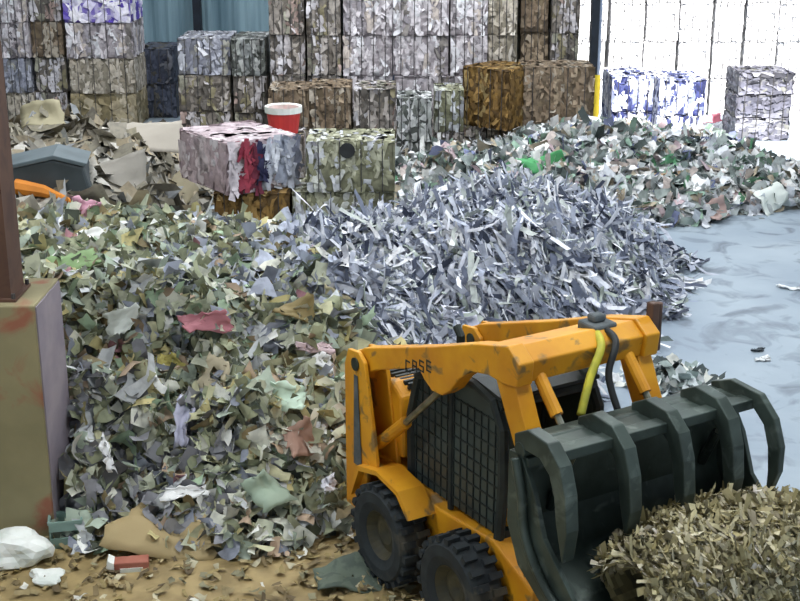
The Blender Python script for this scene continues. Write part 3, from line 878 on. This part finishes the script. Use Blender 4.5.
# the bale that carries the tub
bale('mixed', 1.5, 1.1, .87, (float(p[0]) - .35, float(p[1]) + .1, float(p[2]) - .05 - .87), .03, 'mottled bale carrying the red tub', 'bales standing out of the paper heap')

# clump of white paper on the floor beyond the grapple
rs = np.random.default_rng(33); n = 170
a0 = ground(672, 388)
x = a0[0] + rs.normal(0, .28, n); y = a0[1] + rs.normal(0, .2, n) + .1
rr = np.exp(-((x - a0[0]) ** 2 + (y - a0[1] - .1) ** 2) / .12)
P = np.stack([x, y, .03 + rr * rs.random(n) * .24], 1)
pal = cols('#eceef0', '#c8d0d0', '#9aa8a4', '#4a5454', '#dfe0d8')
V, F, FC = scatter(P, np.array([0, -.3, 1]) + rs.normal(0, .5, (n, 3)), rs.normal(0, 1, (n, 3)), rs.uniform(.12, .35, n), rs.uniform(.06, .14, n), pal[rs.integers(0, 5, n)], rs)
V[:, 2] = np.maximum(V[:, 2], .003)
o = bpy.data.objects.new('paper_clump', np_mesh('paper_clump', V, F, FC, PAPER)); link(o)
tag(o, 'small clump of white and grey scrap paper on the bare floor behind the grapple', 'paper clump', kind='stuff')

# ---------------------------------------------------------------- skid steer loader
LO = Vector((.50, 10.5125, 0)); LYAW = math.radians(-58.5)
ld = empty('skid_steer_loader', LO, LYAW, 'yellow skid steer loader with raised arms and dark grapple bucket, facing the lower right', 'loader')


def wheel(x, y):
    s = -1 if y < 0 else 1
    k = MB(); r = .43; w = .14
    prof = [(.22, -w * .8), (.3, -w), (.39, -w), (.43, -w * .7), (.43, w * .7), (.39, w), (.3, w), (.22, w * .8)]
    k.ring(prof, 32)
    for q in range(22):       # tread lugs
        a_ = 2 * PI * q / 22
        for sd in (-1, 1):
            M = Matrix.Rotation(-a_ - sd * .07, 4, 'Y') @ Matrix.Translation((0, 0, 0))
            k.box(.41, .46, sd * .015 if sd > 0 else -w * .95, w * .95 if sd > 0 else -.015, -.028, .028, M)
    t_ = k.build('wheel', M_rubber, ld, loc=(x, y, .462), bevel=0)
    k = MB(); k.ring([(.0, -s * -.02), (.1, s * .05), (.17, s * .03), (.22, s * .11), (.235, s * .11), (.235, -s * .1), (0, -s * .1)], 24)
    rim = k.build('rim', M_rim, t_)
    h = MB()
    for q in range(8):
        a_ = 2 * PI * q / 8
        h.tube([(.13 * math.cos(a_), s * .03, .13 * math.sin(a_)), (.13 * math.cos(a_), s * .07, .13 * math.sin(a_))], .014, 6)
    h.tube([(0, 0, 0), (0, s * .09, 0)], .06, 12)
    return t_


for wx in (0.04, 1.14):
    for wy in (-.71, .71):
        wheel(wx, wy)
# chassis: wedge-shaped side tanks and belly
k = MB()
k.prism([(-.62, .32), (1.6, .22), (1.84, .34), (1.84, .72), (1.32, .92), (.55, .86), (.1, .9), (-.25, 1.0), (-.62, .95)], -.54, .54)
k.build('chassis', M_yellow, ld, bevel=.02)
for s in (-1, 1):
    k = MB(); a0_, a1_ = sorted((s * .6, s * .9))
    # fender over each wheel: thin arched plate
    for wx in (0.0,):
        pts = [(wx - .53, .62), (wx - .38, .95), (wx - .05, 1.03), (wx + .3, .98), (wx + .5, .8), (wx + .46, .78), (wx + .28, .94), (wx - .04, .99), (wx - .35, .91), (wx - .49, .62)]
        k.prism(pts, min(s * .54, s * .8), max(s * .54, s * .8))
    k.build('fender', M_yellow, ld)
    # rear upright: two plates with a dark slot between
    k = MB(); y0, y1 = sorted((s * .48, s * .52)); y2, y3 = sorted((s * .69, s * .73))
    prof = [(-.7, .45), (-.42, .45), (-.3, .9), (-.14, .95), (-.24, 1.4), (-.36, 1.9), (-.46, 1.97), (-.64, 1.95), (-.7, 1.8)]
    k.prism(prof, y0, y1); k.prism(prof, y2, y3)
    pm = sorted((s * .52, s * .69))
    k.box(-.69, -.66, pm[0], pm[1], .5, 1.9)
    up_ = k.build('rear_upright', M_yellow, ld, bevel=.008)
    MB().tube([(-.5, s * .47, 1.85), (-.5, s * .745, 1.85)], .06, 14).build('pivot_pin', M_dark, up_)
    MB().prism([(-.54, .9), (-.4, .9), (-.46, 1.75), (-.52, 1.75)], *sorted((s * .735, s * .74))).build('worn_strip', M_grey, up_)
    # lift arm
    k = MB()
    prof = [(-.56, 1.8), (-.56, 1.94), (-.46, 2.0), (.6, 2.34), (1.2, 2.55), (1.62, 2.66), (1.76, 2.56), (1.74, 2.38), (1.58, 2.35),
            (1.38, 2.36), (1.15, 2.31), (1.0, 2.2), (.88, 2.06), (.76, 1.98), (.62, 1.97), (.5, 2.03), (.42, 2.1), (-.2, 1.88), (-.46, 1.77)]
    ay = sorted((s * .53, s * .67))
    k.prism(prof, ay[0], ay[1])
    arm = k.build('lift_arm', M_yellow, ld, bevel=.012)
    if s < 0:
        d = MB(); yy = -.674
        SEG = {'C': 'tlb', 'A': 'tlrm', 'S': 'tumdb', 'E': 'tlmb'}
        for cx_, ch in ((.26, 'C'), (.365, 'A'), (.47, 'S'), (.575, 'E')):
            z0 = 2.08 + (cx_ - .3) * .32; wv, hv, tk = .034, .048, .013
            for g_ in SEG[ch]:
                x0, x1, za, zb = {'t': (-wv, wv, hv - tk, hv), 'b': (-wv, wv, -hv, -hv + tk), 'm': (-wv, wv, -tk / 2, tk / 2), 'l': (-wv, -wv + tk, -hv, hv),
                                  'r': (wv - tk, wv, -hv, hv), 'u': (-wv, -wv + tk, 0, hv), 'd': (wv - tk, wv, -hv, 0)}[g_]
                d.box(cx_ + x0, cx_ + x1, yy, -.668, z0 + za, z0 + zb)
        d.build('worn_lettering', M_cab, arm)
    # front posts hanging from the arm
    k = MB(); py_ = sorted((s * .51, s * .65))
    k.prism([(1.45, 2.36), (1.68, 2.4), (1.8, 2.15), (1.94, 1.9), (2.02, 1.5), (2.12, 1.2), (2.1, .95), (1.86, .9), (1.8, 1.2), (1.76, 1.8), (1.6, 2.08)], *py_)
    k.build('front_post', M_yellow, ld, bevel=.01)
    # tilt cylinder
    yc = s * .42
    cy = MB().tube([(1.66, yc, 2.42), (1.9, yc, 2.17)], .05, 12).build('tilt_cylinder', M_yellow, ld, smooth=False)
    MB().tube([(1.9, yc, 2.17), (2.06, yc, 2.0)], .028, 10).build('piston_rod', M_chrome, cy)
    # lift cylinder from chassis up to the arm
    cy = MB().tube([(-.35, s * .6, 1.12), (.12, s * .6, 1.5)], .055, 12).build('lift_cylinder', M_yellow, ld)
    MB().tube([(.12, s * .6, 1.5), (.66, s * .6, 1.98)], .03, 10).build('piston_rod', M_chrome, cy)
# cross member between the arms at the front
k = MB(); k.prism([(1.25, 2.4), (1.25, 2.55), (1.6, 2.64), (1.73, 2.55), (1.7, 2.38)], -.53, .53)
k.build('cross_member', M_yellow, ld, bevel=.012)
k = MB(); k.prism([(-.72, 1.0), (-.1, 1.05), (-.12, 1.62), (-.3, 1.72), (-.72, 1.6)], -.5, .5)
eng = k.build('engine_cover', M_yellow, ld, bevel=.03)
g = MB()
for q in range(7): g.box(-.6 + q * .07, -.57 + q * .07, -.4, .4, 1.66, 1.715)
g.build('grille', M_cab, eng)
MB().tube([(-.4, .3, 1.6), (-.4, .3, 1.95), (-.47, .3, 2.02)], .04, 10).build('exhaust_pipe', M_dark, eng)
# cab
cab = MB()
for s in (-1, 1):
    y0, y1 = sorted((s * .44, s * .5))
    # outer rounded frame as a chain of posts
    cab.tube([(.02, s * .47, .9), (.0, s * .47, 1.5), (.12, s * .47, 1.9), (.4, s * .47, 2.04), (.95, s * .47, 2.1), (1.2, s * .47, 2.04), (1.32, s * .47, 1.85), (1.34, s * .47, 1.4), (1.3, s * .47, .9)], .045, 8)
    cab.tube([(.62, s * .47, .88), (.62, s * .47, 2.06)], .03, 8)
cab.tube([(.12, -.47, 1.9), (.12, .47, 1.9)], .04, 8).tube([(1.25, -.47, 2.02), (1.25, .47, 2.02)], .045, 8)
cab.box(1.27, 1.33, -.47, .47, .86, .98)
cabo = cab.build('cab_frame', M_cab, ld)
MB().prism([(.12, 1.98), (.4, 2.1), (.95, 2.15), (1.3, 2.1), (1.3, 2.07), (.95, 2.11), (.4, 2.06), (.12, 1.94)], -.48, .48).build('cab_roof', M_cab, ld)
for s in (-1, 1):
    y0, y1 = sorted((s * .455, s * .47))
    k = MB().prism([(.05, .93), (.04, 1.5), (.14, 1.87), (.42, 2.0), (.6, 2.02), (.6, .93)], y0, y1)
    k.build('side_window', M_glass, ld)
    k = MB().prism([(.66, .93), (.66, 2.03), (.95, 2.06), (1.17, 2.0), (1.28, 1.84), (1.3, 1.4), (1.27, .93)], y0, y1)
    gd = k.build('side_window', M_glass, ld)
    m2 = MB()
    for q in range(9): m2.box(.04, 1.29, s * .475 - .004, s * .475 + .004, 1.0 + q * .11, 1.012 + q * .11)
    for q in range(13): m2.box(.08 + q * .095, .09 + q * .095, s * .475 - .004, s * .475 + .004, .93, 1.9)
    m2.build('mesh_guard', M_cab, ld)
MB().prism([(.25, 1.0), (.25, 1.15), (.72, 1.18), (.74, 1.02)], -.24, .24).prism([(.2, 1.12), (.12, 1.7), (.2, 1.72), (.32, 1.15)], -.23, .23).build('seat', M_black, ld, bevel=.02)
for s in (-1, 1):
    lv = MB().tube([(1.05, s * .2, 1.0), (1.02, s * .2, 1.35)], .014, 8).build('control_lever', M_dark, ld)
    MB().tube([(1.02, s * .2, 1.35), (1.02, s * .2, 1.44)], .028, 8).build('grip', M_black, lv)
    lt = MB().tube([(1.24, s * .36, 2.17), (1.34, s * .36, 2.15)], [.05, .065], 12).build('work_light', M_dark, ld)
# hoses
def hosep(pts, n=16):
    pts = [Vector(p_) for p_ in pts]; out = []
    P_ = [pts[0]] + pts + [pts[-1]]
    for i in range(1, len(P_) - 2):
        for t_ in range(n // 2):
            u = t_ / (n // 2)
            a_, b2, c_, d_ = P_[i - 1], P_[i], P_[i + 1], P_[i + 2]
            out.append(.5 * ((2 * b2) + (-a_ + c_) * u + (2 * a_ - 5 * b2 + 4 * c_ - d_) * u * u + (-a_ + 3 * b2 - 3 * c_ + d_) * u ** 3))
    out.append(P_[-2]); return out


MB().tube(hosep([(1.5, .2, 2.62), (1.74, .1, 2.56), (1.82, -.06, 2.36), (1.9, -.2, 2.12)]), .032, 8).build('hydraulic_hose', M_yellow2, ld, smooth=True)
MB().tube(hosep([(1.5, .26, 2.62), (1.76, .22, 2.58), (1.84, .1, 2.36), (1.96, .1, 2.12)]), .028, 8).build('hydraulic_hose', M_black, ld, smooth=True)
k = MB().box(1.4, 1.62, .14, .36, 2.54, 2.66).box(1.46, 1.56, .18, .3, 2.66, 2.72)
k.build('valve_block', M_grey, ld, bevel=.02)
k = MB().box(1.58, 1.66, .67, .74, 2.35, 2.76).tube([(1.6, .78, 2.35), (1.6, .78, 2.74)], .035, 8)
k.build('quick_coupler', mottled('rusty coupler', '#5c4438', '#4a3830', 4, .7), ld, bevel=.01)

# bucket
BY0, BY1 = -.9, 1.08
k = MB()
k.prism([(2.0, 1.5), (2.0, 2.06), (2.05, 2.08), (2.06, 1.52), (2.2, 1.26), (2.5, 1.08), (3.1, .84), (3.12, .79), (2.46, 1.0), (2.14, 1.2)], BY0, BY1)
bk = k.build('bucket', M_bucket, ld, bevel=.008)
for yy in (BY0, BY1):
    MB().prism([(2.0, 2.06), (2.14, 2.08), (2.3, 1.85), (2.42, 1.55), (2.75, 1.25), (3.08, .84), (2.46, 1.02), (2.14, 1.22), (2.0, 1.5)], yy - .02, yy + .02).build('side_plate', M_bucket, bk, bevel=.006)
for q in range(8):
    yy = BY0 + .08 + q * (BY1 - BY0 - .16) / 7
    MB().prism([(3.04, .8), (3.08, .88), (3.32, .76)], yy - .03, yy + .03).build('tooth', M_dark, bk)
# quick attach plate
MB().box(1.93, 1.995, -.52, .52, 1.25, 1.8).build('attach_plate', M_dark, ld, bevel=.01)
# grapple over the bucket
gp = MB().tube([(2.12, BY0 - .02, 2.1), (2.12, BY1 + .02, 2.1)], .06, 12)
gp.box(2.0, 2.2, BY0, BY1, 1.98, 2.06)
gp.box(2.32, 2.44, BY0 + .02, BY1 - .02, 2.1, 2.18)
gpo = gp.build('grapple_frame', M_bucket, ld, bevel=.008)


def tine(y, top, tip, w=.05):
    # curved plate: outer and inner arcs
    pts = []
    out = [(2.05, 2.2), (2.2, 2.28), (2.42, 2.26), (2.56, 2.14), (2.63, 1.95), (2.66, 1.7), tip]
    inn = [(2.54, 1.72), (2.51, 1.9), (2.45, 2.04), (2.34, 2.12), (2.18, 2.12), (2.06, 2.04)]
    MB().prism(out + inn, y - w, y + w).build('grapple_tine', M_bucket, ld, bevel=.01)


for yy in (-.86, -.3, .2, .68):
    tine(yy, 0, (2.62, 1.45), .055)
# the outer tine on the far side reaches furthest
out = [(2.0, 2.18), (2.2, 2.26), (2.5, 2.24), (2.66, 2.1), (2.74, 1.9), (2.74, 1.7), (2.64, 1.42)]
inn = [(2.64, 1.68), (2.62, 1.86), (2.56, 2.02), (2.44, 2.12), (2.2, 2.14), (2.02, 2.08)]
MB().prism(out + inn, .99, 1.05).build('grapple_tine', M_bucket, ld, bevel=.01)
for yc in (-.58, .9):
    cy = MB().tube([(2.06, yc, 1.55), (2.2, yc, 1.85)], .04, 10).build('grapple_cylinder', M_dark, ld)
    MB().tube([(2.2, yc, 1.85), (2.34, yc, 2.12)], .022, 8).build('piston_rod', M_chrome, cy)
MB().box(2.0, 2.34, -.84, 1.0, 2.125, 2.15).build('grapple_top_plate', M_bucket, ld, bevel=.006)
# long guard tubes on the near face of the grapple
MB().tube(hosep([(2.12, -.95, 2.05), (2.2, -.95, 1.8), (2.26, -.95, 1.5), (2.5, -.95, 1.22), (2.95, -.95, .98)]), .035, 8).build('guard_tube', M_bucket, ld, smooth=True)

# the load of paper straw held by the grapple
rs = np.random.default_rng(44); n = 6000
Rm = Matrix.Rotation(LYAW, 3, 'Z')
u = rs.random(n); v = rs.random(n)
yy = rs.uniform(-.5, 1.12, n)
th = rs.uniform(-1.1, 3.0, n)          # around a roll lying in the bucket
cyr = .47 * (1 - .38 * np.abs((yy - .3) / .82) ** 2.4) * rs.uniform(.82, 1.04, n)
xx = 2.86 + cyr * np.cos(th) * 1.05; zz = 1.2 + cyr * np.sin(th) * .9
nl = np.stack([np.cos(th), rs.normal(0, .2, n), np.sin(th)], 1)
tl = np.stack([-np.sin(th) * .8, rs.normal(0, .55, n), np.cos(th) * .8], 1)
keep = xx > 2.1
Pl = np.stack([xx, yy, zz], 1)[keep]; nl = nl[keep]; tl = tl[keep]; n = len(Pl)
pal = cols('#c2b88e', '#aa9e72', '#d2c8a4', '#8a8058', '#e4dcc0', '#6c6448', '#b8ac90', '#f4ece0')
FC = pal[rs.choice(8, n, p=np.array([9, 9, 6, 7, 3, 5, 5, 1.2]) / 45.2)] * rs.uniform(.8, 1.1, n)[:, None]
Mx = np.array(Rm)
V, F, FC = scatter(Pl, nl + rs.normal(0, .3, (n, 3)), tl, rs.uniform(.12, .34, n), rs.uniform(.012, .04, n), FC, rs, 4, 1, .3, .12)
# body of the roll
bv = []; bf = []; bcc = []
ny, nt_ = 26, 30
for i in range(ny):
    y_ = -.5 + 1.62 * i / (ny - 1)
    for j in range(nt_):
        t_ = 2 * PI * j / nt_
        r_ = .47 * (1 - .38 * abs((y_ - .3) / .82) ** 2.4) * .88 * (1 + rs.normal(0, .03))
        bv.append((2.86 + r_ * math.cos(t_) * 1.02, y_, 1.2 + r_ * math.sin(t_) * (.85 if t_ < PI else .55)))
for i in range(ny - 1):
    for j in range(nt_):
        bf.append((i * nt_ + j, i * nt_ + (j + 1) % nt_, (i + 1) * nt_ + (j + 1) % nt_, (i + 1) * nt_ + j))
        bcc.append(pal[[3, 5, 1, 3][rs.integers(0, 4)]])
V = np.vstack([np.array(bv), V]); F = np.vstack([np.array(bf), F + len(bv)]); FC = np.vstack([np.array(bcc), FC])
o = bpy.data.objects.new('shredded_paper_load', np_mesh('shredded_paper_load', V @ Mx.T + np.array(LO), F, FC, PAPER)); link(o)
tag(o, 'bundle of straw coloured shredded paper gripped in the grapple bucket', 'paper load', kind='stuff')

# ---------------------------------------------------------------- light
w = bpy.data.worlds.new('sky'); bpy.context.scene.world = w; w.use_nodes = True
bg = w.node_tree.nodes['Background']; bg.inputs[0].default_value = (.80, .90, 1.0, 1); bg.inputs[1].default_value = 1.0
sun = bpy.data.objects.new('sun', bpy.data.lights.new('sun', 'SUN')); link(sun)
sun.data.energy = 16; sun.data.angle = R(1.5); sun.data.color = (1, .97, .93)
d = Vector((.03, -.8, .75)).normalized()
sun.rotation_euler = d.to_track_quat('Z', 'Y').to_euler()
for lx, ly, en in [(-6, 9, 460), (2, 8, 440), (-6, 17, 460), (2, 17, 480), (-6, 26, 520), (1, 25, 720), (8, 14, 300), (-8, 35, 350), (-1, 35, 250)]:  # unseen area lights added under the roof to fill the interior
    a_ = bpy.data.lights.new('overhead_fill', 'AREA'); a_.shape = 'RECTANGLE'; a_.size = 3.5; a_.size_y = 1.6; a_.energy = en; a_.color = (.93, .97, 1.0)
    o = bpy.data.objects.new('overhead_fill', a_); link(o); o.location = (lx, ly, 9.2)

cam = bpy.data.objects.new('camera', bpy.data.cameras.new('camera')); link(cam)
cam.location = (0, 0, CH); cam.rotation_euler = (PI / 2 - PITCH, 0, 0)
cam.data.sensor_width = 36; cam.data.lens = FPX / 800 * 36
cam.data.clip_end = 300
sc = bpy.context.scene; sc.camera = cam
sc.view_settings.view_transform = 'Standard'; sc.view_settings.look = 'None'
sc.view_settings.gamma = 1; sc.view_settings.exposure = 0.0
try: sc.view_settings.use_curve_mapping = False
except Exception: pass
